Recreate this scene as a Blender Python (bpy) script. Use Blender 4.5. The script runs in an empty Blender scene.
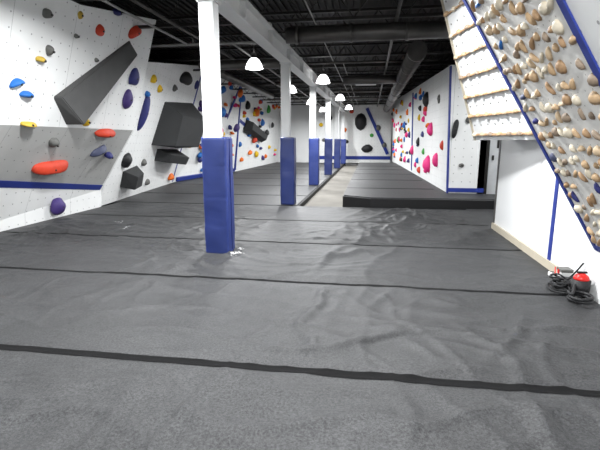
import bpy, bmesh, math, random
from mathutils import Vector as V, Matrix, noise
random.seed(7)
scene=bpy.context.scene
col=bpy.context.collection
scene.view_settings.view_transform='Standard'

def lin(c):
    return tuple(((x/255)/12.92 if x/255<=.04045 else ((x/255+.055)/1.055)**2.4) for x in c)+(1,)

# ---------------------------------------------------------------- materials
def mat(name,rgb,rough=.6,var=.06,vscale=6,bump=0,bscale=40,metal=0,spec=.4):
    m=bpy.data.materials.new(name);m.use_nodes=True;nt=m.node_tree;b=nt.nodes['Principled BSDF']
    b.inputs['Roughness'].default_value=rough;b.inputs['Metallic'].default_value=metal
    b.inputs['Specular IOR Level'].default_value=spec
    tc=nt.nodes.new('ShaderNodeTexCoord')
    n=nt.nodes.new('ShaderNodeTexNoise');n.inputs['Scale'].default_value=vscale;n.inputs['Detail'].default_value=4
    nt.links.new(tc.outputs['Object'],n.inputs['Vector'])
    r=nt.nodes.new('ShaderNodeValToRGB');c=lin(rgb)
    r.color_ramp.elements[0].position=.3;r.color_ramp.elements[1].position=.7
    r.color_ramp.elements[0].color=tuple(x*(1-var) for x in c[:3])+(1,)
    r.color_ramp.elements[1].color=tuple(min(1,x*(1+var)) for x in c[:3])+(1,)
    nt.links.new(n.outputs['Fac'],r.inputs['Fac']);nt.links.new(r.outputs['Color'],b.inputs['Base Color'])
    if bump:
        n2=nt.nodes.new('ShaderNodeTexNoise');n2.inputs['Scale'].default_value=bscale;n2.inputs['Detail'].default_value=3
        nt.links.new(tc.outputs['Object'],n2.inputs['Vector'])
        bp=nt.nodes.new('ShaderNodeBump');bp.inputs['Strength'].default_value=bump;bp.inputs['Distance'].default_value=.01
        nt.links.new(n2.outputs['Fac'],bp.inputs['Height']);nt.links.new(bp.outputs['Normal'],b.inputs['Normal'])
    return m

def panel_mat(name,rgb,dot=(70,70,70),pitch=.2,rad=.06,rough=.55,seam=1.22):
    m=mat(name,rgb,rough,.03,3);nt=m.node_tree;b=nt.nodes['Principled BSDF']
    base=b.inputs['Base Color'].links[0].from_socket
    uv=nt.nodes.new('ShaderNodeUVMap');uv.uv_map='UVMap'
    def vm(op,a,val=None):
        n=nt.nodes.new('ShaderNodeVectorMath');n.operation=op;nt.links.new(a,n.inputs[0])
        if val is not None:
            if op=='SCALE': n.inputs['Scale'].default_value=val
            else: n.inputs[1].default_value=val
        return n
    s=vm('SCALE',uv.outputs[0],1/pitch);fr=vm('FRACTION',s.outputs[0]);sb=vm('SUBTRACT',fr.outputs[0],(.5,.5,0));ln=vm('LENGTH',sb.outputs[0])
    lt=nt.nodes.new('ShaderNodeMath');lt.operation='LESS_THAN';lt.inputs[1].default_value=rad;nt.links.new(ln.outputs['Value'],lt.inputs[0])
    s2=vm('SCALE',uv.outputs[0],1/seam);f2=vm('FRACTION',s2.outputs[0]);sp=nt.nodes.new('ShaderNodeSeparateXYZ');nt.links.new(f2.outputs[0],sp.inputs[0])
    l2=nt.nodes.new('ShaderNodeMath');l2.operation='LESS_THAN';l2.inputs[1].default_value=.005;nt.links.new(sp.outputs['X'],l2.inputs[0])
    mx=nt.nodes.new('ShaderNodeMath');mx.operation='MAXIMUM';nt.links.new(lt.outputs[0],mx.inputs[0]);nt.links.new(l2.outputs[0],mx.inputs[1])
    mul=nt.nodes.new('ShaderNodeMath');mul.operation='MULTIPLY';mul.inputs[1].default_value=.6;nt.links.new(mx.outputs[0],mul.inputs[0])
    mix=nt.nodes.new('ShaderNodeMix');mix.data_type='RGBA';nt.links.new(mul.outputs[0],mix.inputs['Factor'])
    nt.links.new(base,mix.inputs['A']);mix.inputs['B'].default_value=lin(dot)
    nt.links.new(mix.outputs['Result'],b.inputs['Base Color'])
    return m

def carpet_mat():
    m=bpy.data.materials.new('charcoal_mat_carpet');m.use_nodes=True;nt=m.node_tree;b=nt.nodes['Principled BSDF']
    b.inputs['Roughness'].default_value=.55;b.inputs['Specular IOR Level'].default_value=.32
    tc=nt.nodes.new('ShaderNodeTexCoord')
    n=nt.nodes.new('ShaderNodeTexNoise');n.inputs['Scale'].default_value=62;n.inputs['Detail'].default_value=7;n.inputs['Roughness'].default_value=.9
    n3=nt.nodes.new('ShaderNodeTexNoise');n3.inputs['Scale'].default_value=.9;n3.inputs['Detail'].default_value=6
    for q in(n,n3): nt.links.new(tc.outputs['Object'],q.inputs['Vector'])
    r=nt.nodes.new('ShaderNodeValToRGB');r.color_ramp.elements[0].position=.40;r.color_ramp.elements[1].position=.60
    r.color_ramp.elements[0].color=(.006,.006,.007,1);r.color_ramp.elements[1].color=(.064,.065,.067,1)
    nt.links.new(n.outputs['Fac'],r.inputs['Fac'])
    r3=nt.nodes.new('ShaderNodeMapRange');r3.inputs['From Min'].default_value=.3;r3.inputs['From Max'].default_value=.7;r3.inputs['To Min'].default_value=.8;r3.inputs['To Max'].default_value=1.2
    nt.links.new(n3.outputs['Fac'],r3.inputs['Value'])
    vs=nt.nodes.new('ShaderNodeVectorMath');vs.operation='SCALE';nt.links.new(r.outputs['Color'],vs.inputs[0]);nt.links.new(r3.outputs[0],vs.inputs['Scale'])
    nt.links.new(vs.outputs[0],b.inputs['Base Color'])
    bp=nt.nodes.new('ShaderNodeBump');bp.inputs['Strength'].default_value=.5;bp.inputs['Distance'].default_value=.005
    nt.links.new(n.outputs['Fac'],bp.inputs['Height']);nt.links.new(bp.outputs['Normal'],b.inputs['Normal'])
    return m

M_white=panel_mat('painted_plywood_white',(226,227,226))
M_gray=panel_mat('painted_plywood_gray',(172,172,170),(70,70,70))
M_board=panel_mat('board_white',(220,219,215),(90,80,70),.1,.06,seam=1.2)
M_wallw=mat('drywall_white',(224,225,225),.7,.02,2,.05,60)
M_black=mat('ceiling_black_paint',(26,24,23),.6,.2,2)
M_steelblk=mat('black_painted_steel',(36,34,32),.42,.2,3)
M_duct=mat('duct_dark_metal',(92,90,88),.35,.2,3,metal=.6)
M_pipe=mat('pipe_light_gray_paint',(150,150,148),.45,.08,3)
M_blue=mat('blue_paint',(34,52,132),.5,.06,3)
M_vinyl=mat('blue_vinyl',(38,53,112),.36,.12,3,.5,5,spec=.5)
M_vseam=mat('blue_vinyl_seam',(24,34,90),.5)
M_post=mat('white_painted_steel',(218,219,219),.45,.03,4)
M_conc=mat('concrete',(112,109,103),.8,.14,1.5,.1,30,spec=.2)
M_carpet=carpet_mat()
M_velcro=mat('black_velcro_strip',(15,15,16),.9,.25,80,.3,200,spec=.15)
M_matside=mat('mat_side_black',(16,16,18),.6,.1,4)
M_tan=mat('tan_baseboard',(185,176,158),.6,.05,4)
M_vol=mat('dark_gray_volume',(72,72,72),.75,.08,5,.3,90)
M_vol2=mat('charcoal_volume',(42,43,44),.75,.08,5,.3,90)
M_door=mat('gray_door',(200,202,204),.5)
M_chalk=mat('chalk_powder',(205,205,205),.95,.05,20)
COL={'red':(195,60,35),'orange':(225,110,30),'yellow':(220,180,30),'blue':(30,100,175),'dblue':(42,46,105),'purple':(62,46,108),'black':(30,30,32),
'gray':(95,95,92),'pink':(215,45,120),'green':(60,150,60),'teal':(40,110,110),'wood':(182,154,120),'wood2':(158,128,96),'wood3':(194,172,142),'gold':(190,160,60),'slate':(70,75,100),'cream':(206,196,176),'woodgrey':(138,122,105)}
HM={k:mat('hold_'+k,v,.6,.08,12,.25,120) for k,v in COL.items()}

# ---------------------------------------------------------------- helpers
def obj(name,me,mats,parent=None,smooth=False):
    o=bpy.data.objects.new(name,me);col.objects.link(o)
    for m in mats: me.materials.append(m)
    if smooth:
        for pl in me.polygons: pl.use_smooth=True
    if parent: o.parent=parent
    return o
def empty(name,loc=(0,0,0)):
    o=bpy.data.objects.new(name,None);col.objects.link(o);o.empty_display_size=.1;return o
def boxbm(bm,a,b,mi=0,bev=0,sub=0):
    r=bmesh.ops.create_cube(bm,size=1)
    c=[(a[i]+b[i])/2 for i in range(3)];s=[abs(b[i]-a[i]) for i in range(3)]
    for v in r['verts']: v.co=V((c[0]+v.co.x*s[0],c[1]+v.co.y*s[1],c[2]+v.co.z*s[2]))
    fs=set(f for v in r['verts'] for f in v.link_faces)
    for f in fs: f.material_index=mi
    if bev:
        es=list(set(e for v in r['verts'] for e in v.link_edges))
        q=bmesh.ops.bevel(bm,geom=es,offset=bev,segments=2,affect='EDGES',profile=.6)
        for f in q['faces']: f.material_index=mi
def box(name,a,b,m,parent=None,bev=0):
    bm=bmesh.new();boxbm(bm,a,b,0,bev);me=bpy.data.meshes.new(name);bm.to_mesh(me);bm.free()
    return obj(name,me,[m],parent)
def frame(n,up=V((0,0,1))):
    n=V(n).normalized();u=up.cross(n)
    if u.length<1e-4:u=V((1,0,0))
    u.normalize();v=n.cross(u);return u,v,n
def prism(name,front,back,m,parent=None,mats=None):
    bm=bmesh.new();f=[bm.verts.new(p) for p in front];b=[bm.verts.new(p) for p in back]
    bm.faces.new(f);bm.faces.new(b[::-1]);n=len(f)
    for i in range(n): bm.faces.new([f[i],b[i],b[(i+1)%n],f[(i+1)%n]])
    bmesh.ops.recalc_face_normals(bm,faces=bm.faces)
    uvl=bm.loops.layers.uv.new('UVMap')
    A=V(front[0]);e=(V(front[1])-A).normalized();nn=(V(front[1])-A).cross(V(front[2])-A).normalized();w=nn.cross(e)
    for fc in bm.faces:
        for l in fc.loops:
            d=l.vert.co-A;l[uvl].uv=(d.dot(e),d.dot(w))
    me=bpy.data.meshes.new(name);bm.to_mesh(me);bm.free()
    return obj(name,me,[m],parent)
def wallpanel(name,q,m,parent=None,back=(-.12,0,0)):
    return prism(name,q,[V(p)+V(back) for p in q],m,parent)
def strip(name,p0,p1,nrm,width,m,parent=None,th=.008,side=None):
    p0,p1,n=V(p0),V(p1),V(nrm).normalized();d=(p1-p0).normalized();w=n.cross(d).normalized()*width/2
    f=[p0-w+n*th,p1-w+n*th,p1+w+n*th,p0+w+n*th];b=[x-n*th*1.6 for x in f]
    return prism(name,f,b,m,parent)

def holdgeo(bm,pos,n,w,h,d,kind='blob',ang=0,mi=0,sub=3,seed=0,up=V((0,0,1))):
    u,v,n=frame(n,up);ca,sa=math.cos(ang),math.sin(ang);U=u*ca+v*sa;W=-u*sa+v*ca
    r=bmesh.ops.create_icosphere(bm,subdivisions=sub,radius=1)
    off=V((seed*3.1,seed*1.7,seed))
    for vt in r['verts']:
        c=vt.co.copy();x,y,z=c
        k=1+.16*noise.noise(c*1.4+off)
        if kind=='blob': x*=k;y*=k;z=max(z,-.15)*k
        elif kind=='ball': z=max(z,-.2)
        elif kind=='jug':
            s=max(0,y);z=max(z,-.15)*(1-.5*s*s)+.25*(1-abs(x))*(y>0)*y;y=y*(1-.35*(1-abs(x)**2)*(y<0))-.15*(x*x);x*=k
        elif kind=='crescent':
            y=y*.55+.55*(1-x*x)-.35;z=max(z,-.15)*k
        elif kind=='edge':
            x=math.copysign(abs(x)**.6,x);y=math.copysign(abs(y)**.6,y);z=max(z,-.15)*(1-.35*y)
        elif kind=='pinch':
            x*=.75+.25*abs(y);z=max(z,-.15)*k
        elif kind=='horn':
            t=(y+1)/2;x*=1-.55*t;z=max(z,-.15)*(1-.3*t)*k
        vt.co=V(pos)+U*x*w/2+W*y*h/2+n*z*d
    for f in set(f for vt in r['verts'] for f in vt.link_faces): f.material_index=mi;f.smooth=True
def hold(pos,n,w,h,d,colr,kind='blob',ang=0,seed=None,name='climbing_hold',parent=None):
    bm=bmesh.new();holdgeo(bm,pos,n,w,h,d,kind,ang,0,3,seed if seed is not None else random.random()*20)
    u,v,nn=frame(n)
    q=bmesh.ops.create_cone(bm,cap_ends=True,segments=12,radius1=.018,radius2=.016,depth=.02)
    R=Matrix((u,v,nn)).transposed()
    for vt in q['verts']: vt.co=V(pos)+nn*(d*.98)+R@vt.co
    for f in set(f for vt in q['verts'] for f in vt.link_faces): f.material_index=1
    me=bpy.data.meshes.new(name);bm.to_mesh(me);bm.free()
    return obj(name,me,[HM[colr],M_steelblk],parent)

# ---------------------------------------------------------------- shell
box('floor',(-8.2,-3.2,-.35),(4.4,30.2,-.15),M_conc)
box('ceiling',(-8.2,-3.2,4.35),(4.4,30.2,4.5),M_black)
box('wall_left',(-8.2,-3.2,-.15),(-8,30.2,4.35),M_black)
box('wall_far',(-8,30,-.15),(4.4,30.2,4.35),M_wallw)
box('wall_near',(-8,-3.2,-.15),(4.4,-3,4.35),M_wallw)
box('wall_right',(2.15,-3,-.15),(2.35,7.9,4.35),M_wallw)
box('wall_right_rear',(4.2,-3,-.15),(4.4,30,4.35),M_wallw)
box('wall_recess',(2.75,11.9,-.15),(4.2,12.05,4.35),M_wallw)
dr=empty('door_1')
box('door_leaf',(2.98,11.84,0),(3.8,11.895,2.05),M_door,dr)
for i,(a,b) in enumerate([((2.90,11.82,0),(2.98,11.9,2.12)),((3.8,11.82,0),(3.88,11.9,2.12)),((2.90,11.82,2.05),(3.88,11.9,2.12))]): box('door_frame_%d'%i,a,b,M_steelblk,dr)
box('door_handle',(3.05,11.78,1.0),(3.09,11.84,1.12),M_steelblk,dr)
box('door_sign',(3.15,11.82,1.3),(3.55,11.838,1.65),M_steelblk,dr)
box('baseboard_right',(2.12,4.6,-.01),(2.15,7.9,.1),M_tan)
box('trim_1',(2.138,5.42,.1),(2.15,5.50,3.6),M_blue)
box('trim_2',(2.14,7.84,.1),(2.16,7.91,1.9),M_duct)

# ---------------------------------------------------------------- mats
SEAMS=[.82,2.65,4.48,6.31,8.14]
def hf(x,y):
    p=V((x,y,0))
    h=.016*noise.noise(V((x*.55,y*.9,3)))
    w=noise.noise(p*.7+V((5,1,0)))
    w2=noise.noise(p*1.6+V((2,9,0)))
    r1=1-abs(noise.noise(V((x*1.5+w*1.1,y*.6+w*1.0,7))))*4.2
    r2=1-abs(noise.noise(V((x*.5-w*.6,y*2.2+w*1.2,17))))*4.2
    r3=1-abs(noise.noise(V((x*2.1+y*.9+w2*.5,y*1.2-x*.8+w2*.4,27))))*4.2
    r4=1-abs(noise.noise(V((x*1.4-y*.9+w2*.6,y*1.5+x*1.0-w2*.4,47))))*4.6
    mask=max(0,.65+1.1*noise.noise(p*.5+V((8,3,0))))
    h+=mask*(.040*max(0,r1)**2.2+.038*max(0,r2)**2.2+.024*max(0,r3)**2.2+.020*max(0,r4)**2.2)*.75
    h+=.006*noise.noise(p*2.7)+.004*noise.noise(p*7)
    cx=-.42+.07*math.sin(y*3.1)+.05*math.sin(y*7)
    h+=.036*math.exp(-((x-cx)/.045)**2)*math.exp(-((y-3.7)/.75)**2)
    cx=-.5+.09*math.sin(y*2.1+1)
    h+=.026*math.exp(-((x-cx)/.055)**2)*math.exp(-((y-5.4)/.6)**2)
    cx=1.2+.5*(y-3.6)+.06*math.sin(y*4)
    h+=.026*math.exp(-((x-cx)/.06)**2)*math.exp(-((y-3.5)/.6)**2)
    s=min(abs(y-q) for q in SEAMS)
    h*=.3+.7*min(1,s/.3)
    h-=.010*math.exp(-(s/.07)**2)
    e=min(1,max(0,(9.95-y)/.3))*min(1,max(.0,(2.2-x)/.5))*min(1,max(0,(x+6.04)/.4))
    return h*e
def gridmesh(name,x0,x1,y0,y1,st,fn):
    nx=max(1,int((x1-x0)/st));ny=max(1,int((y1-y0)/st));vs=[];fs=[]
    for j in range(ny+1):
        for i in range(nx+1):
            x=x0+(x1-x0)*i/nx;y=y0+(y1-y0)*j/ny;vs.append((x,y,fn(x,y)))
    for j in range(ny):
        for i in range(nx):
            a=j*(nx+1)+i;fs.append((a,a+1,a+nx+2,a+nx+1))
    me=bpy.data.meshes.new(name);me.from_pydata(vs,[],fs);return me
me=gridmesh('mat',-6.04,2.15,-1.5,9.95,.028,hf)
cm=empty('crash_pad_floor')
obj('near_mat_top',me,[M_carpet],cm,True)
box('near_mat_core',(-6.04,-3,-.15),(2.15,9.95,-.045),M_matside,cm)
box('near_mat_recess',(2.15,7.9,-.15),(4.2,11.9,-.005),M_carpet,cm)
box('near_mat_behind',(-6.04,-3,-.02),(2.15,-1.5,.0),M_carpet,cm)
box('near_mat_edge',(-1.7,9.92,-.15),(.2,9.97,-.01),M_matside,cm)
for i,s in enumerate(SEAMS):
    wd=[.08,.08,.05,.045,.04][i]
    me=gridmesh('seam_strip_%d'%i,-6.0,2.13,s-wd/2,s+wd/2,.02,lambda x,y:hf(x,y)+.004)
    obj('seam_strip_%d'%i,me,[M_velcro],cm,True)
def polymat(name,pts,z,zb,parent):
    bm=bmesh.new();t=[bm.verts.new((x,y,z)) for x,y in pts];b=[bm.verts.new((x,y,zb)) for x,y in pts]
    f=bm.faces.new(t);n=len(t)
    for i in range(n):
        q=bm.faces.new([t[i],b[i],b[(i+1)%n],t[(i+1)%n]]);q.material_index=1
    bmesh.ops.recalc_face_normals(bm,faces=bm.faces)
    bmesh.ops.bevel(bm,geom=list(f.edges),offset=.03,segments=3,affect='EDGES')
    me=bpy.data.meshes.new(name);bm.to_mesh(me);bm.free();return obj(name,me,[M_carpet,M_matside],parent)
polymat('rear_left_mat',[(-8,9.97),(-1.62,9.97),(-1.62,29.9),(-8,29.9)],.005,-.15,cm)
for i in range(6):
    y=11.8+i*2.6;box('rear_seam_%d'%i,(-7,y,.002),(-1.66,y+.05,.010),M_velcro,cm)
rm=empty('raised_crash_pad')
polymat('raised_mat',[(-.6,10.42),(.05,10.02),(3.6,10.2),(3.6,11.1),(1.95,11.25),(1.5,26),(-.6,26)],.22,-.15,rm)
for i in range(5):
    y=12+i*2.6;box('raised_seam_%d'%i,(-.57,y,.215),(1.7,y+.05,.226),M_velcro,rm)
# spilled chalk beside the first column and on the left mats
bm=bmesh.new()
for cx,cy,n_ in [(-1.72,5.5,22),(-1.75,5.75,10),(-4.1,6.9,14),(-4.6,7.4,8)]:
    for i in range(n_):
        x=cx+random.gauss(0,.05);y=cy+random.gauss(0,.06);r=random.uniform(.004,.014)
        q=bmesh.ops.create_icosphere(bm,subdivisions=1,radius=r)
        for vt in q['verts']: vt.co=V((x+vt.co.x*1.6,y+vt.co.y,hf(x,y)+.002+max(0,vt.co.z)*.5))
me=bpy.data.meshes.new('chalk_debris');bm.to_mesh(me);bm.free();obj('chalk_debris',me,[M_chalk])

# ---------------------------------------------------------------- left climbing walls
def K(y): 
    z=.77-.1246*(max(y,3.2)-6.13); z=max(.4,z) if y>6 else z
    return V((-5.1-(1.71-z)*.687,y,z))
cw=empty('climbing_wall')
k0,k1,k2=K(-3),K(3.2),V((-6.0,9.1,.4))
wallpanel('kicker_panel',[(-6.04,3.2,-.05),(-6.04,9.1,-.05),k2,k1],M_white,cw)
wallpanel('kicker_panel_near',[(-6.04,-3,-.05),(-6.04,3.2,-.05),k1,k0],M_white,cw)
wallpanel('gray_panel',[k1,k2,(-5.1,9.1,1.71),(-5.1,3.2,1.71)],M_gray,cw)
wallpanel('gray_panel_near',[k0,k1,(-5.1,3.2,1.71),(-5.1,-3,1.71)],M_gray,cw)
wallpanel('white_panel',[(-5.1,-3,1.71),(-5.1,9.1,1.71),(-4.44,9.1,3.93),(-4.54,6.8,3.58),(-4.54,-3,3.58)],M_white,cw)
prism('end_panel',[(-6.04,9.1,0),(-6.0,9.1,.4),(-5.1,9.1,1.71),(-4.44,9.1,3.93),(-6.6,9.1,3.93),(-6.6,9.1,0)],
      [(-6.04,9.16,0),(-6.0,9.16,.4),(-5.1,9.16,1.71),(-4.44,9.16,3.93),(-6.6,9.16,3.93),(-6.6,9.16,0)],M_white,cw)
nG=V((1.31,0,-.9)).normalized()
up=V((.567,0,.824))
strip('trim_blue_kicker',k1+up*.06,k2+up*.06,nG,.13,M_blue,cw)
strip('trim_blue_kicker_near',k0+up*.06,k1+up*.06,nG,.13,M_blue,cw)

cw2=empty('climbing_wall')
Bq=[(-6.1,9.16,0),(-6.95,14.95,0),(-5.6,14.95,3.95),(-5.0,9.16,3.15)]
wallpanel('overhang_panel',Bq,M_white,cw2)
Cq=[(-6.95,14.95,0),(-6.4,20.5,0),(-5.85,20.3,4.1),(-5.6,14.95,3.95)]
wallpanel('overhang_panel_2',Cq,M_white,cw2)
Dq=[(-6.4,20.5,0),(-6.3,29.9,0),(-6.0,29.9,4.2),(-5.85,20.3,4.1)]
wallpanel('overhang_panel_3',Dq,M_white,cw2)
nB=V((.93,.13,-.33)).normalized();nC=V((.95,-.1,-.3)).normalized();nD=V((.99,-.01,-.12)).normalized()
nW=V((2.22,0,-.66)).normalized();nK=V((1,0,-.1)).normalized()
strip('trim_blue_edge',(-6.93,14.8,.05),(-5.6,14.8,3.9),nB,.12,M_blue,cw2,.02)
strip('trim_blue_a',(-6.7,17.3,.2),(-5.75,19.9,4.0),nC,.12,M_blue,cw2,.03)
strip('trim_blue_b',(-5.68,16.2,3.6),(-6.55,18.9,.05),nC,.12,M_blue,cw2,.03)
strip('trim_blue_c',(-6.1,20.6,2.4),(-6.25,25.5,1.5),nD,.16,M_blue,cw2,.03)
strip('trim_blue_d',(-6.38,20.5,.1),(-5.9,20.3,4.0),nD,.12,M_blue,cw2,.05)
strip('trim_blue_base',(-6.9,15.1,.1),(-6.4,20.5,.1),nC,.14,M_blue,cw2,.05)

# ---------------------------------------------------------------- volumes on the left
def volume(name,base,top,m,parent=None):
    bm=bmesh.new();b=[bm.verts.new(p) for p in base];t=[bm.verts.new(p) for p in top];n=len(b)
    bm.faces.new(t);bm.faces.new(b[::-1])
    for i in range(n): bm.faces.new([b[i],b[(i+1)%n],t[(i+1)%n],t[i]])
    bmesh.ops.recalc_face_normals(bm,faces=bm.faces)
    bmesh.ops.bevel(bm,geom=list(bm.edges),offset=.012,segments=2,affect='EDGES')
    me=bpy.data.meshes.new(name);bm.to_mesh(me);bm.free();return obj(name,me,[m],parent)
A=[V((-4.97,6.5,2.16)),V((-5.09,6.93,1.74)),V((-4.66,8.65,3.22)),V((-4.60,8.35,3.40))]
cen=sum(A,V())/4
volume('climbing_volume',[p-nW*.03 for p in A],[A[0].lerp(cen,.08)+nW*.10,A[1].lerp(cen,.10)+nW*.28,A[2].lerp(cen,.08)+nW*.10,A[3].lerp(cen,.08)+nW*.05],M_vol)
def onB(y,z):
    t=(y-9.16)/5.79;lo=V(Bq[0]).lerp(V(Bq[1]),t);hi=V(Bq[3]).lerp(V(Bq[2]),t);return lo.lerp(hi,z/hi.z)
volume('climbing_volume',[onB(11.6,1.35)-nB*.05,onB(14.6,1.2)-nB*.05,onB(14.7,2.75)-nB*.05,onB(11.8,2.55)-nB*.05],
   [onB(12.0,1.5)+nB*.55,onB(14.2,1.5)+nB*.7,onB(14.3,2.35)+nB*.7,onB(12.1,2.35)+nB*.5],M_vol2)
volume('climbing_volume',[onB(12.2,.9)-nB*.05,onB(14.3,.8)-nB*.05,onB(14.3,1.2)-nB*.05,onB(12.2,1.25)-nB*.05],
   [onB(12.4,.95)+nB*.35,onB(14.0,.85)+nB*.5,onB(14.0,1.1)+nB*.55,onB(12.4,1.2)+nB*.4],M_vol2)
volume('climbing_volume',[onB(10.1,.35),onB(11.0,.38),onB(10.9,.85),onB(10.05,.75)],[onB(10.2,.38)+nB*.35,onB(10.8,.4)+nB*.3,onB(10.7,.75)+nB*.3,onB(10.2,.7)+nB*.35],M_vol2)
volume('climbing_volume',[(-6.1,21.2,1.9),(-6.15,25.0,1.35),(-6.1,25.6,1.8),(-6.05,21.6,2.5)],[(-5.7,21.4,2.0),(-5.8,24.8,1.5),(-5.8,25.2,1.75),(-5.7,21.7,2.35)],M_vol2)

# ---------------------------------------------------------------- left holds
for p,w,h,c,k,a in [
 ((-4.63,6.11,3.28),.16,.13,'gray','blob',0),((-4.77,6.26,2.81),.16,.16,'gray','horn',3.1),((-4.82,6.12,2.66),.18,.10,'gold','jug',0),
 ((-4.93,5.74,2.29),.26,.17,'blue','crescent',.4),((-4.97,5.95,2.15),.24,.12,'blue','jug',0),((-4.62,7.36,3.34),.19,.19,'red','blob',0),
 ((-4.50,7.75,3.72),.2,.11,'dblue','blob',0),((-4.55,8.43,3.54),.40,.25,'red','jug',.5),((-4.59,6.83,3.44),.15,.12,'gold','pinch',.6),
 ((-4.79,8.71,2.74),.33,.42,'dblue','jug',0),((-4.92,8.64,2.32),.33,.40,'purple','blob',0),((-5.06,7.41,1.83),.2,.17,'yellow','horn',.4),
 ((-5.09,6.06,1.74),.28,.07,'gold','edge',0),((-4.76,7.42,2.87),.1,.08,'gray','blob',0),((-4.60,6.7,3.1),.08,.07,'gray','blob',0),((-4.8,7.9,2.75),.1,.09,'gray','blob',0)]:
    hold(p,nW,w,h,.10 if w>.15 else .05,c,k,a)
for p,w,h,c,k,a in [((-5.13,8.11,1.64),.62,.22,'red','jug',0),((-5.27,6.78,1.47),.24,.19,'gray','horn',3.14),((-5.55,7.03,1.05),.84,.22,'red','edge',.05),((-5.38,8.21,1.30),.42,.2,'slate','jug',.5),((-5.42,8.6,1.2),.2,.12,'dblue','blob',0)]:
    hold(p,nG,w,h,.13,c,k,a)
hold((-5.96,7.62,.24),nK,.34,.34,.14,'purple','blob',0)
for (y,z),w,h,c,k,d in [((10.38,2.17),.28,.95,'dblue','pinch',.14),((10.04,1.02),.4,.38,'black','blob',.15),((13.1,3.3),.95,.45,'black','jug',.2),((14.3,.25),.4,.3,'orange','jug',.15),
   ((10.5,2.95),.25,.25,'yellow','jug',.1),((10.33,2.6),.2,.15,'blue','blob',.1),((12.3,2.95),.22,.2,'gray','blob',.1),((11.1,2.8),.2,.2,'yellow','blob',.1),((11.3,.9),.2,.2,'gray','blob',.1),((14.5,3.3),.3,.3,'dblue','blob',.1),((12.0,.3),.2,.2,'gray','blob',.1)]:
    hold(onB(y,z),nB,w,h,d,c,k,0)

# ---------------------------------------------------------------- far walls
def bil(q,s,t):
    return V(q[0]).lerp(V(q[1]),s).lerp(V(q[3]).lerp(V(q[2]),s),t)
keys=list(COL.keys());hm=[HM[k] for k in keys]
def cluster(name,items,n,parent=None):
    bm=bmesh.new()
    for p,w,h,d,c,k in items: holdgeo(bm,p,n,w,h,d,k,random.uniform(-.5,.5),keys.index(c),2,random.random()*9)
    me=bpy.data.meshes.new(name);bm.to_mesh(me);bm.free();return obj(name,me,hm,parent)
pal=['red','orange','yellow','blue','dblue','black','green','pink','purple','yellow','blue','orange']
it=[]
for x,y,z,h,c in [(-5.45,17.24,3.72,.35,'red'),(-5.62,16.75,3.37,.42,'blue'),(-5.79,16.3,3.0,.38,'yellow'),(-5.43,18.49,3.43,.44,'orange'),(-5.83,17.29,2.59,.46,'blue'),(-6.0,16.17,2.42,.51,'dblue'),(-5.6,19.31,3.26,.47,'blue'),(-6.14,16.91,1.81,.47,'yellow'),(-6.13,18.06,1.5,.46,'yellow'),(-5.84,19.15,2.02,.44,'purple'),(-6.39,16.74,1.11,.48,'gray'),(-6.25,19.15,.84,.46,'orange'),(-6.52,17.59,.48,.31,'red')]:
    it.append(((x,y,z),h*1.1,h*.85,h*.35,c,random.choice(['jug','blob','horn'])))
for i in range(40):
    it.append((bil(Cq,random.uniform(.05,.95),random.uniform(.08,.92)),random.uniform(.15,.35),random.uniform(.12,.27),random.uniform(.08,.14),random.choice(pal),random.choice(['jug','blob','edge'])))
cluster('climbing_holds_cluster',it,nC)
it=[]
for x,y,z,h,c in [(-5.96,21.47,3.17,.49,'black'),(-5.98,23.24,2.95,.54,'orange'),(-6.01,24.67,2.47,.47,'blue'),(-6.17,23.45,1.5,.46,'red'),(-6.09,25.94,1.9,.5,'black'),(-6.26,24.18,.73,.4,'yellow'),(-5.91,25.79,3.21,.43,'green'),(-6.01,27.25,2.41,.4,'black')]:
    it.append(((x,y,z),h*1.1,h*.9,h*.4,c,random.choice(['jug','blob','horn'])))
for i in range(36):
    it.append((bil(Dq,random.uniform(.05,.95),random.uniform(.08,.92)),random.uniform(.2,.4),random.uniform(.15,.28),random.uniform(.1,.16),random.choice(pal),random.choice(['jug','blob','edge'])))
cluster('climbing_holds_cluster',it,nD)

fw=empty('climbing_wall')
prism('far_panel',[(-3.6,29.7,.0),(1.35,29.7,.0),(1.35,29.3,3.7),(-3.6,29.3,3.7)],[(-3.6,29.98,.0),(1.35,29.98,.0),(1.35,29.98,3.7),(-3.6,29.98,3.7)],M_white,fw)
nX=V((0,-1,-.1)).normalized()
strip('trim_blue_base',(-3.6,29.66,.35),(1.35,29.66,.35),nX,.22,M_blue,fw,.02)
strip('trim_blue_diag',(-.25,29.3,3.5),(1.15,29.6,.6),nX,.2,M_blue,fw,.06)
it=[]
for x,z,w,h,c in [(-.62,2.66,.75,1.1,'black'),(-.18,.95,.75,.55,'black'),(-1.66,2.15,.3,.3,'orange'),(-1.22,3.31,.3,.26,'red'),(-3.2,2.48,.27,.27,'yellow'),(.5,2.27,.32,.4,'gray'),(-2.11,1.17,.33,.33,'blue'),(.92,1.18,.32,.4,'gray'),(-2.6,2.9,.3,.3,'black'),(-3,1.5,.3,.25,'gray'),(.1,1.8,.25,.25,'green'),(-1.5,1.4,.25,.25,'black')]:
    it.append(((x,29.7-.108*z,z),w,h,min(.3,h*.4),c,'blob'))
cluster('climbing_holds_cluster',it,nX)

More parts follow.
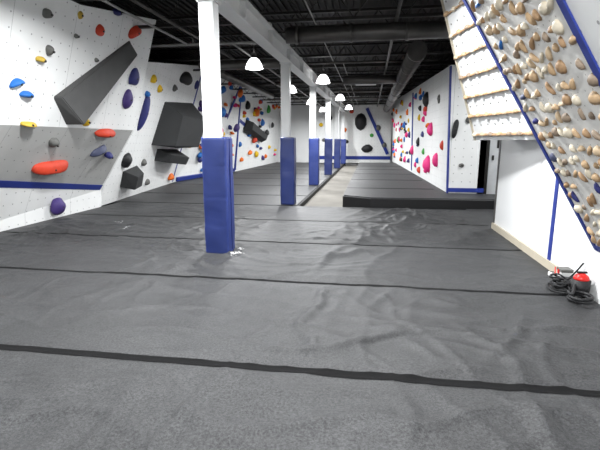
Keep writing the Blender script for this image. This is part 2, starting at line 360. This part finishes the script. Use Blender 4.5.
Eq=[(1.93,11.2,.2),(1.4,28,.2),(1.3,28,3.75),(1.82,11.2,3.22)]
ew=empty('climbing_wall')
prism('long_panel',Eq,[V(p)+V((.15,.02,0)) for p in Eq],M_white,ew)
Fq=[(1.93,11.2,.2),(2.75,11.2,.2),(2.75,11.2,3.1),(1.82,11.2,3.22)]
prism('end_panel',Fq,[V(p)+V((.0,.12,0)) for p in Fq],M_white,ew)
prism('return_panel',[(2.75,11.2,.0),(2.75,12,.0),(2.75,12,3.1),(2.75,11.2,3.1)],[(2.6,11.2,.0),(2.6,12,.0),(2.6,12,3.1),(2.6,11.2,3.1)],M_white,ew)
nE=V((-1,-.032,.03)).normalized();nF=V((0,-1,0))
strip('trim_blue_base',(1.93,11.18,.30),(2.75,11.18,.30),nF,.1,M_blue,ew,.01)
strip('trim_blue_edge',(1.925,11.26,.2),(1.825,11.26,3.2),nE,.13,M_blue,ew,.02)
strip('trim_blue_mid',(1.70,18.4,.3),(1.60,18.2,3.3),nE,.22,M_blue,ew,.02)
it=[]
for x,y,z,h,c in [(1.75,14.63,2.72,.55,'black'),(1.82,12.61,2.58,.26,'gray'),(1.80,13.75,1.79,.47,'pink'),(1.82,14.15,.74,.62,'pink'),(1.86,12.81,.95,.44,'pink'),(1.69,18.08,1.11,.39,'pink'),(1.5,22.09,3.22,.28,'yellow'),(1.41,25.17,2.99,.32,'orange'),(1.56,21.1,2.17,.36,'blue'),(1.64,19.14,1.7,.33,'purple'),(1.49,23.87,1.5,.41,'green'),(1.73,16.44,1.43,.35,'black'),(1.42,26.87,.92,.47,'purple'),(1.71,16.31,2.26,.28,'yellow'),(1.58,19.98,2.68,.30,'orange'),(1.73,17.13,.58,.26,'pink'),(1.57,22.26,.78,.29,'blue'),(1.39,26.35,2.34,.34,'pink'),(1.87,12.01,1.37,.26,'red'),(1.78,15.22,1.11,.26,'green'),(1.27,27.3,3.0,.25,'black')]:
    it.append(((x,y,z),h*.8,h,h*.32,c,random.choice(['jug','blob'])))
for i in range(60):
    s=random.uniform(.15,.97);it.append((bil(Eq,s,random.uniform(.08,.93)),random.uniform(.15,.35),random.uniform(.12,.28),random.uniform(.06,.12),random.choice(pal+['pink','pink']),random.choice(['jug','blob','edge'])))
cluster('climbing_holds_cluster',it,nE)
hold((1.86+.14,11.19,1.76),nF,.16,.45,.12,'black','pinch',-.15)
hold((2.3,11.19,1.97),nF,.14,.16,.08,'gray','blob',0)
hold((2.2,11.19,.9),nF,.12,.10,.06,'gray','blob',0)

# ---------------------------------------------------------------- right overhanging board
S=V((-1.3,0,2.17)).normalized();nR=V((-2.17,0,-1.3)).normalized()
def R(y,v,o=0): return V((2.15,y,.48))+S*v+nR*o
bd=empty('training_board')
wallpanel('board_panel',[R(2.93,0),R(4.43,0),R(4.43,3.6),R(2.93,3.6)],M_board,bd,(.06,0,.03))
wallpanel('board_panel_near',[R(-3,0),R(2.93,0),R(2.93,3.6),R(-3,3.6)],M_white,bd,(.06,0,.03))
prism('board_side',[R(4.43,0),(2.15,4.43,.48),(2.15,4.43,3.58),R(4.43,3.58)],[R(4.47,0),(2.15,4.47,.48),(2.15,4.47,3.58),R(4.47,3.58)],M_white,bd)
strip('trim_blue_far',R(4.42,0),R(4.42,3.6),nR,.06,M_blue,bd,.012)
strip('trim_blue_near',R(2.93,0),R(2.93,3.6),nR,.07,M_blue,bd,.012)
strip('trim_blue_bottom',R(-3,.03),R(4.43,.03),nR,.06,M_blue,bd,.010)
bm=bmesh.new();wk=['wood','wood2','wood3','cream','woodgrey','wood','wood2','cream']
for j in range(27):
    v=.12+j*.125
    for i in range(12):
        y=3.02+i*.122+(.06 if j%2 else 0)+random.uniform(-.025,.025)
        if y>4.35 or random.random()<.12: continue
        vv=v+random.uniform(-.025,.025);c=random.choice(wk)
        if random.random()<.06: c=random.choice(['blue','slate','dblue'])
        k=random.random()
        if k<.33: s=random.uniform(.055,.11);a=(s,s*random.uniform(.85,1.1),s*.4,'ball',0)
        elif k<.5: a=(random.uniform(.08,.12),random.uniform(.03,.045),.025,'edge',random.choice([0,0,.7,-.7,1.57]))
        elif k<.85: a=(random.uniform(.038,.06),random.uniform(.08,.13),.033,'pinch',random.uniform(-.9,.9))
        else: a=(.09,.06,.035,'jug',random.uniform(-.6,.6))
        holdgeo(bm,R(y,vv),nR,a[0],a[1],a[2],a[3],a[4],keys.index(c),2,random.random()*9,up=S)
me=bpy.data.meshes.new('wooden_climbing_holds');bm.to_mesh(me);bm.free();obj('wooden_climbing_holds',me,hm)
bm=bmesh.new()
for i in range(26):
    holdgeo(bm,R(random.uniform(.3,2.7),random.uniform(.3,3.4)),nR,.12,.08,.05,'jug',0,keys.index(random.choice(['wood','wood3','black'])),2,i,up=S)
me=bpy.data.meshes.new('small_holds');bm.to_mesh(me);bm.free();obj('climbing_holds_cluster',me,hm)

# ---------------------------------------------------------------- campus board with rungs
P1,P2=V((1.95,5.6,1.5)),V((1.58,7.2,1.5));G=V((-.69,-.6,1.85))
P3,P4=P2+G*1.12,P1+G*1.12
cb=empty('campus_board')
prism('campus_panel',[P1,P2,P3,P4],[(2.14,5.6,1.5),(2.14,7.2,1.5),(2.14,7.0,P3.z),(2.14,4.93,P3.z)],M_wallw,cb)
e=(P2-P1).normalized();nQ=(P2-P1).cross(G).normalized()
if nQ.x>0:nQ=-nQ
upq=e.cross(nQ).normalized();upq=upq if upq.z>0 else -upq
bm=bmesh.new();L=(P2-P1).length
for j in range(8):
    z0=.09+j*.295
    for seg in range(6):
        c0=P1+G*(z0/2.07)+e*(.13+seg*(L-.26)/5)
        holdgeo(bm,c0,nQ,.31,.030,.035,'edge',0,keys.index('wood2'),2,1,up=upq)
    for seg in range(7):
        c0=P1+G*((z0+.005)/2.07)+e*(.1+seg*(L-.2)/6)+nQ*.01
        holdgeo(bm,c0,nQ,.105,.075,.05,'jug',random.uniform(-.25,.25),keys.index(random.choice(['wood3','wood','cream','woodgrey'])),2,1,up=upq)
    c0=P1+G*((z0+.15)/2.07)+e*(L/2)
    a=c0-e*(L/2-.03);b=c0+e*(L/2-.03)
    for t in range(8):
        p=a.lerp(b,(t+.5)/8);holdgeo(bm,p,nQ,.03,.03,.008,'ball',0,keys.index('gray'),1,1,up=upq)
me=bpy.data.meshes.new('rungs');bm.to_mesh(me);bm.free();obj('rungs',me,hm,cb)
strip('panel_frame',P2-e*.03,P3-e*.03,nQ,.05,M_tan,cb,.012)

# ---------------------------------------------------------------- columns with pads
def column(x,y):
    c=empty('padded_column');z0=-.02 if y<9 else 0
    bm=bmesh.new();px,py=x-.05,y;q=.098
    boxbm(bm,(px-q,py-q,-.04),(px+q,py+q,3.18),0,.012)
    boxbm(bm,(px-.12,py-.12,3.18),(px+.12,py+.12,3.2))
    for a,b in [(-1,-1),(1,-1),(-1,1),(1,1)]: boxbm(bm,(px+a*.1-.012,py+b*.1-.012,3.165),(px+a*.1+.012,py+b*.1+.012,3.18))
    me=bpy.data.meshes.new('steel_post');bm.to_mesh(me);bm.free();obj('steel_post',me,[M_post],c)
    bm=bmesh.new();h=1.56;w=.165;N=70;ring=[]
    seg=[];rc=.035
    for cx,cy,a0 in [(1,1,0),(-1,1,90),(-1,-1,180),(1,-1,270)]:
        for k in range(5):
            an=math.radians(a0+k*22.5);seg.append((cx*(w-rc)+rc*math.cos(an),cy*(w-rc)+rc*math.sin(an)))
    full=[]
    for i in range(len(seg)):
        a=seg[i];b=seg[(i+1)%len(seg)];full.append(a)
        if math.hypot(a[0]-b[0],a[1]-b[1])>.1:
            for t in (.2,.4,.6,.8): full.append((a[0]+(b[0]-a[0])*t,a[1]+(b[1]-a[1])*t))
    for j in range(N+1):
        t=j/N;z=z0+h*t;cr=0
        for cz in (.26,.5,.76): cr+=math.exp(-((t-cz)/.008)**2)
        s0=1-.010*cr-(.05 if j in(0,N) else 0)
        rr=[]
        for (a,b) in full:
            bul=1+.05*noise.noise(V((a*5,b*5+y,z*3.2)))
            rr.append(bm.verts.new((x+a*s0*bul,y+b*s0*bul,z)))
        ring.append(rr)
    n=len(full)
    for j in range(N):
        for i in range(n):
            f=bm.faces.new([ring[j][i],ring[j][(i+1)%n],ring[j+1][(i+1)%n],ring[j+1][i]]);f.smooth=True
    bm.faces.new(ring[0][::-1]);bm.faces.new(ring[-1])
    boxbm(bm,(x+w-.002,y-.01,z0+.05),(x+w+.006,y+.01,z0+h-.02),1)
    me=bpy.data.meshes.new('pad_wrap');bm.to_mesh(me);bm.free();obj('pad_wrap',me,[M_vinyl,M_vseam],c)
for i,cx in enumerate([-1.99,-1.88,-1.84,-1.78,-1.72,-1.66]): column(cx,5.66+4.6*i)
bm=bmesh.new();X=-1.97
boxbm(bm,(X-.12,-3,3.2),(X+.12,29.9,3.22));boxbm(bm,(X-.12,-3,3.5),(X+.12,29.9,3.52));boxbm(bm,(X-.008,-3,3.22),(X+.008,29.9,3.5))
for i in range(19):
    y=-2+i*1.75;boxbm(bm,(X-.06,y-.08,3.52),(X+.06,y+.08,3.62));boxbm(bm,(X-.09,y-.005,3.22),(X+.09,y+.005,3.5))
for v in bm.verts: v.co.x+=.014*(v.co.y-5.66)
me=bpy.data.meshes.new('ceiling_beam');bm.to_mesh(me);bm.free();obj('ceiling_beam',me,[M_post])
def rod(bm,a,b,r,mi=0,seg=8):
    a,b=V(a),V(b);d=b-a;q=bmesh.ops.create_cone(bm,cap_ends=True,segments=seg,radius1=r,radius2=r,depth=d.length)
    R_=d.to_track_quat('Z','Y').to_matrix()
    for vt in q['verts']: vt.co=(a+b)/2+R_@vt.co
    for f in set(f for vt in q['verts'] for f in vt.link_faces): f.material_index=mi;f.smooth=len(f.verts)==4
bm=bmesh.new()
for i in range(18):
    y=-2+i*1.75
    for z in (3.62,4.22):
        boxbm(bm,(-8,y-.04,z),(4.2,y-.005,z+.05));boxbm(bm,(-8,y+.005,z),(4.2,y+.04,z+.05))
    x=-8;k=0
    while x<3.9:
        rod(bm,(x,y,3.66 if k%2 else 4.24),(x+.45,y,4.24 if k%2 else 3.66),.011,0,6);x+=.45;k+=1
me=bpy.data.meshes.new('ceiling_joists');bm.to_mesh(me);bm.free();obj('ceiling_joists',me,[M_steelblk])
bm=bmesh.new()
for i in range(84):
    x=-8+i*.147;boxbm(bm,(x,-3,4.3),(x+.07,30,4.35))
me=bpy.data.meshes.new('deck_ribs');bm.to_mesh(me);bm.free();obj('ceiling_deck_ribs',me,[M_black])
def pipes(name,lst,m):
    bm=bmesh.new()
    for a,b,r in lst: rod(bm,a,b,r,0,18)
    me=bpy.data.meshes.new(name);bm.to_mesh(me);bm.free();return obj(name,me,[m])
pipes('air_duct',[((-1.6,8.6,3.42),(2.1,8.6,3.42),.15)]+[((x-.03,8.6,3.42),(x+.03,8.6,3.42),.165) for x in(-1.4,-.4,.6,1.6)],M_duct)
pipes('air_duct',[((-4.4,11.6,3.42),(-2.2,11.6,3.42),.12),((-4.4,11.6,3.42),(-4.4,20,3.42),.12)],M_duct)
pipes('air_duct',[((.95,10.2,3.38),(.95,28.5,3.38),.2)]+[((.95,y-.03,3.38),(.95,y+.03,3.38),.215) for y in(10.3,12.3,14.3,16.3,18.3,21,24)]+[((-.9,14.9,3.4),(.95,14.9,3.4),.14)],M_duct)
pipes('sprinkler_pipe',[((-3.6,-3,3.58),(-3.6,29.8,3.58),.03),((-4.3,12.6,3.57),(1.7,12.6,3.57),.03),((.4,-3,3.58),(.4,29,3.58),.03),((-5,17,3.57),(1.4,17,3.57),.035),((-5.3,20,3.57),(1.3,20,3.57),.04),((-5.3,23,3.57),(1.3,23,3.57),.04)]+[((-3.6,y,3.58),(-3.6,y,3.42),.015) for y in range(0,28,3)],M_duct)
pipes('sprinkler_pipe',[((-7.9,9.7,3.55),(2.1,9.7,3.55),.028),((-4.0,9.7,3.55),(-4.0,-3,3.55),.022),((-3.0,9.7,3.55),(-3.0,29,3.55),.022)],M_pipe)
pipes('electrical_conduit',[((-2.4,-3,3.6),(-2.4,29.8,3.6),.012),((-1.05,-3,3.6),(-1.05,29.8,3.6),.012),((-.8,13,3.6),(-.8,29,3.6),.015),((1.3,-3,3.6),(1.3,5,3.6),.015)],M_pipe)
hv=empty('hvac_unit')
box('casing',(-.55,15.3,3.35),(.15,16.0,3.6),M_post,hv,.02);box('grille',(-.48,15.27,3.38),(.08,15.3,3.57),M_duct,hv)
for x in(-.5,.1): box('hanger_%d'%(x*100),(x-.01,15.55,3.6),(x+.01,15.57,4.3),M_steelblk,hv)

# ---------------------------------------------------------------- high-bay lamps
M_em=bpy.data.materials.new('lamp_lens');M_em.use_nodes=True;nt=M_em.node_tree
b=nt.nodes['Principled BSDF'];b.inputs['Emission Color'].default_value=(1,1,.99,1);b.inputs['Emission Strength'].default_value=14;b.inputs['Base Color'].default_value=(.9,.9,.9,1)
M_refl=mat('lamp_prismatic_shade',(235,235,235),.35,.02,4)
M_refl.node_tree.nodes['Principled BSDF'].inputs['Emission Color'].default_value=(1,1,1,1)
M_refl.node_tree.nodes['Principled BSDF'].inputs['Emission Strength'].default_value=3.5
def lamp(x,y,z=3.3,pw=230):
    L=empty('high_bay_lamp')
    prof=[(.06,.36),(.07,.24),(.12,.20),(.18,.10),(.21,0)]
    bm=bmesh.new();seg=24;rings=[]
    for r,h in prof: rings.append([bm.verts.new((x+r*math.cos(6.2832*i/seg),y+r*math.sin(6.2832*i/seg),z-.15+h)) for i in range(seg)])
    for k in range(len(rings)-1):
        for i in range(seg):
            f=bm.faces.new([rings[k][i],rings[k][(i+1)%seg],rings[k+1][(i+1)%seg],rings[k+1][i]]);f.material_index=0 if k>0 else 1;f.smooth=True
    bm.faces.new(rings[0])
    f=bm.faces.new([bm.verts.new((x+(v.co.x-x)*.96,y+(v.co.y-y)*.96,z-.14)) for v in rings[-1]]);f.material_index=2
    me=bpy.data.meshes.new('shade');bm.to_mesh(me);bm.free();obj('shade',me,[M_refl,M_steelblk,M_em],L)
    bm=bmesh.new();rod(bm,(x,y,z+.18),(x,y,4.3),.012);me=bpy.data.meshes.new('stem');bm.to_mesh(me);bm.free();obj('stem',me,[M_steelblk],L)
    ld=bpy.data.lights.new('bulb','AREA');ld.shape='DISK';ld.size=.36;ld.energy=pw;ld.color=(.975,.99,1);ld.spread=math.radians(175)
    lo=bpy.data.objects.new('bulb',ld);col.objects.link(lo);lo.location=(x,y,z-.17);lo.parent=L
for x,y in [(-2.75,10.6),(-2.8,15.9),(-2.8,21.2),(-1.42,13.5),(-1.3,19.3),(-1.2,25),(-2.8,26.5)]: lamp(x,y,3.3,215)
for x,y in [(-2.9,5.2),(-2.9,.2),(.1,5.4),(.1,.6)]: lamp(x,y,3.45,235)
lamp(3.2,9.3,3.45,90)  # added lamp, hidden behind the right wall, to brighten the doorway recess

# ---------------------------------------------------------------- clutter by the right wall
def tube(name,pts,r,m,parent):
    cu=bpy.data.curves.new(name,'CURVE');cu.dimensions='3D';sp=cu.splines.new('NURBS');sp.points.add(len(pts)-1)
    for i,p in enumerate(pts): sp.points[i].co=(*p,1)
    sp.use_endpoint_u=True;sp.order_u=4;cu.bevel_depth=r;cu.bevel_resolution=3;cu.materials.append(m)
    o=bpy.data.objects.new(name,cu);col.objects.link(o);o.parent=parent;return o
M_red=mat('glossy_red_plastic',(205,35,30),.35,.04,8)
vc=empty('shop_vacuum')
vx,vy=2.045,4.42
bm=bmesh.new()
q=bmesh.ops.create_cone(bm,cap_ends=True,segments=24,radius1=.075,radius2=.085,depth=.15)
for vt in q['verts']: vt.co+=V((vx,vy,.11))
bmesh.ops.bevel(bm,geom=list(bm.edges),offset=.008,segments=2,affect='EDGES')
me=bpy.data.meshes.new('tank');bm.to_mesh(me);bm.free();obj('tank',me,[HM['black']],vc,True)
bm=bmesh.new();q=bmesh.ops.create_uvsphere(bm,u_segments=20,v_segments=12,radius=.07)
for vt in q['verts']: vt.co=V((vt.co.x,vt.co.y,max(0,vt.co.z)*.9))+V((vx,vy,.185))
me=bpy.data.meshes.new('motor_head');bm.to_mesh(me);bm.free();obj('motor_head',me,[M_red],vc,True)
box('handle',(vx-.045,vy-.012,.245),(vx+.045,vy+.012,.265),HM['black'],vc,.006)
for i,(a,b_) in enumerate([(-.06,-.06),(.06,-.06),(-.06,.06),(.06,.06)]):
    bm=bmesh.new();rod(bm,(vx+a-.01,vy+b_,.022),(vx+a+.01,vy+b_,.022),.022,0,14);me=bpy.data.meshes.new('caster');bm.to_mesh(me);bm.free();obj('caster_%d'%i,me,[HM['gray']],vc)
hp=[]
for i in range(40):
    t=i/39*6.28*2.4;rr=.11-.01*math.sin(i);hp.append((1.98+rr*.8*math.cos(t+1),4.26+rr*math.sin(t+1),.03+.06*i/39))
hp+= [(1.95,4.34,.12),(vx-.06,vy-.03,.14)]
tube('hose',hp,.015,HM['black'],vc)
pc=empty('extension_cord');pts=[]
for i in range(110):
    t=i/109*6.28*7;rr=.085+.035*math.sin(i*.7);pts.append((1.965+rr*math.cos(t),4.62+rr*1.25*math.sin(t),.02+.13*i/109+.015*math.sin(i*1.3)))
tube('coiled_cable',pts,.009,HM['black'],pc)
tube('loose_cable',[(1.93,4.45,.03),(1.84,4.5,.02),(1.83,4.65,.02),(1.9,4.8,.02),(1.98,4.85,.03),(2.06,4.75,.05),(2.1,4.65,.2),(2.13,4.6,.3)],.008,HM['black'],pc)
tube('plug_lead',[(2.0,4.75,.02),(2.03,4.95,.03),(2.08,5.1,.03),(2.1,5.15,.1)],.006,M_red,pc)
ps=empty('power_strip');box('body',(2.03,4.90,-.005),(2.1,5.16,.045),M_post,ps,.008)
for i in range(4): box('socket_%d'%i,(2.045,4.925+i*.062,.043),(2.085,4.96+i*.062,.049),M_steelblk,ps)
tb=empty('tool_box');box('body',(2.0,4.745,.05) ,(2.11,4.865,.17),M_post,tb,.012);box('lid',(1.995,4.74,.15),(2.115,4.87,.185),HM['gray'],tb,.01);box('foot',(2.01,4.75,0),(2.1,4.86,.07),HM['black'],tb);box('latch',(1.988,4.79,.13),(1.998,4.82,.17),M_red,tb)

# ---------------------------------------------------------------- world + camera
w=bpy.data.worlds.new('world');scene.world=w;w.use_nodes=True;w.node_tree.nodes['Background'].inputs[0].default_value=(.05,.05,.05,1)
F=440;p=math.atan(85/F);a=math.atan(70/F*math.cos(p))
cd=bpy.data.cameras.new('camera');cd.sensor_fit='HORIZONTAL';cd.sensor_width=36;cd.lens=36*F/600
co=bpy.data.objects.new('camera',cd);col.objects.link(co);co.location=(0,0,1.5);co.rotation_euler=(math.pi/2-p,0,a);scene.camera=co
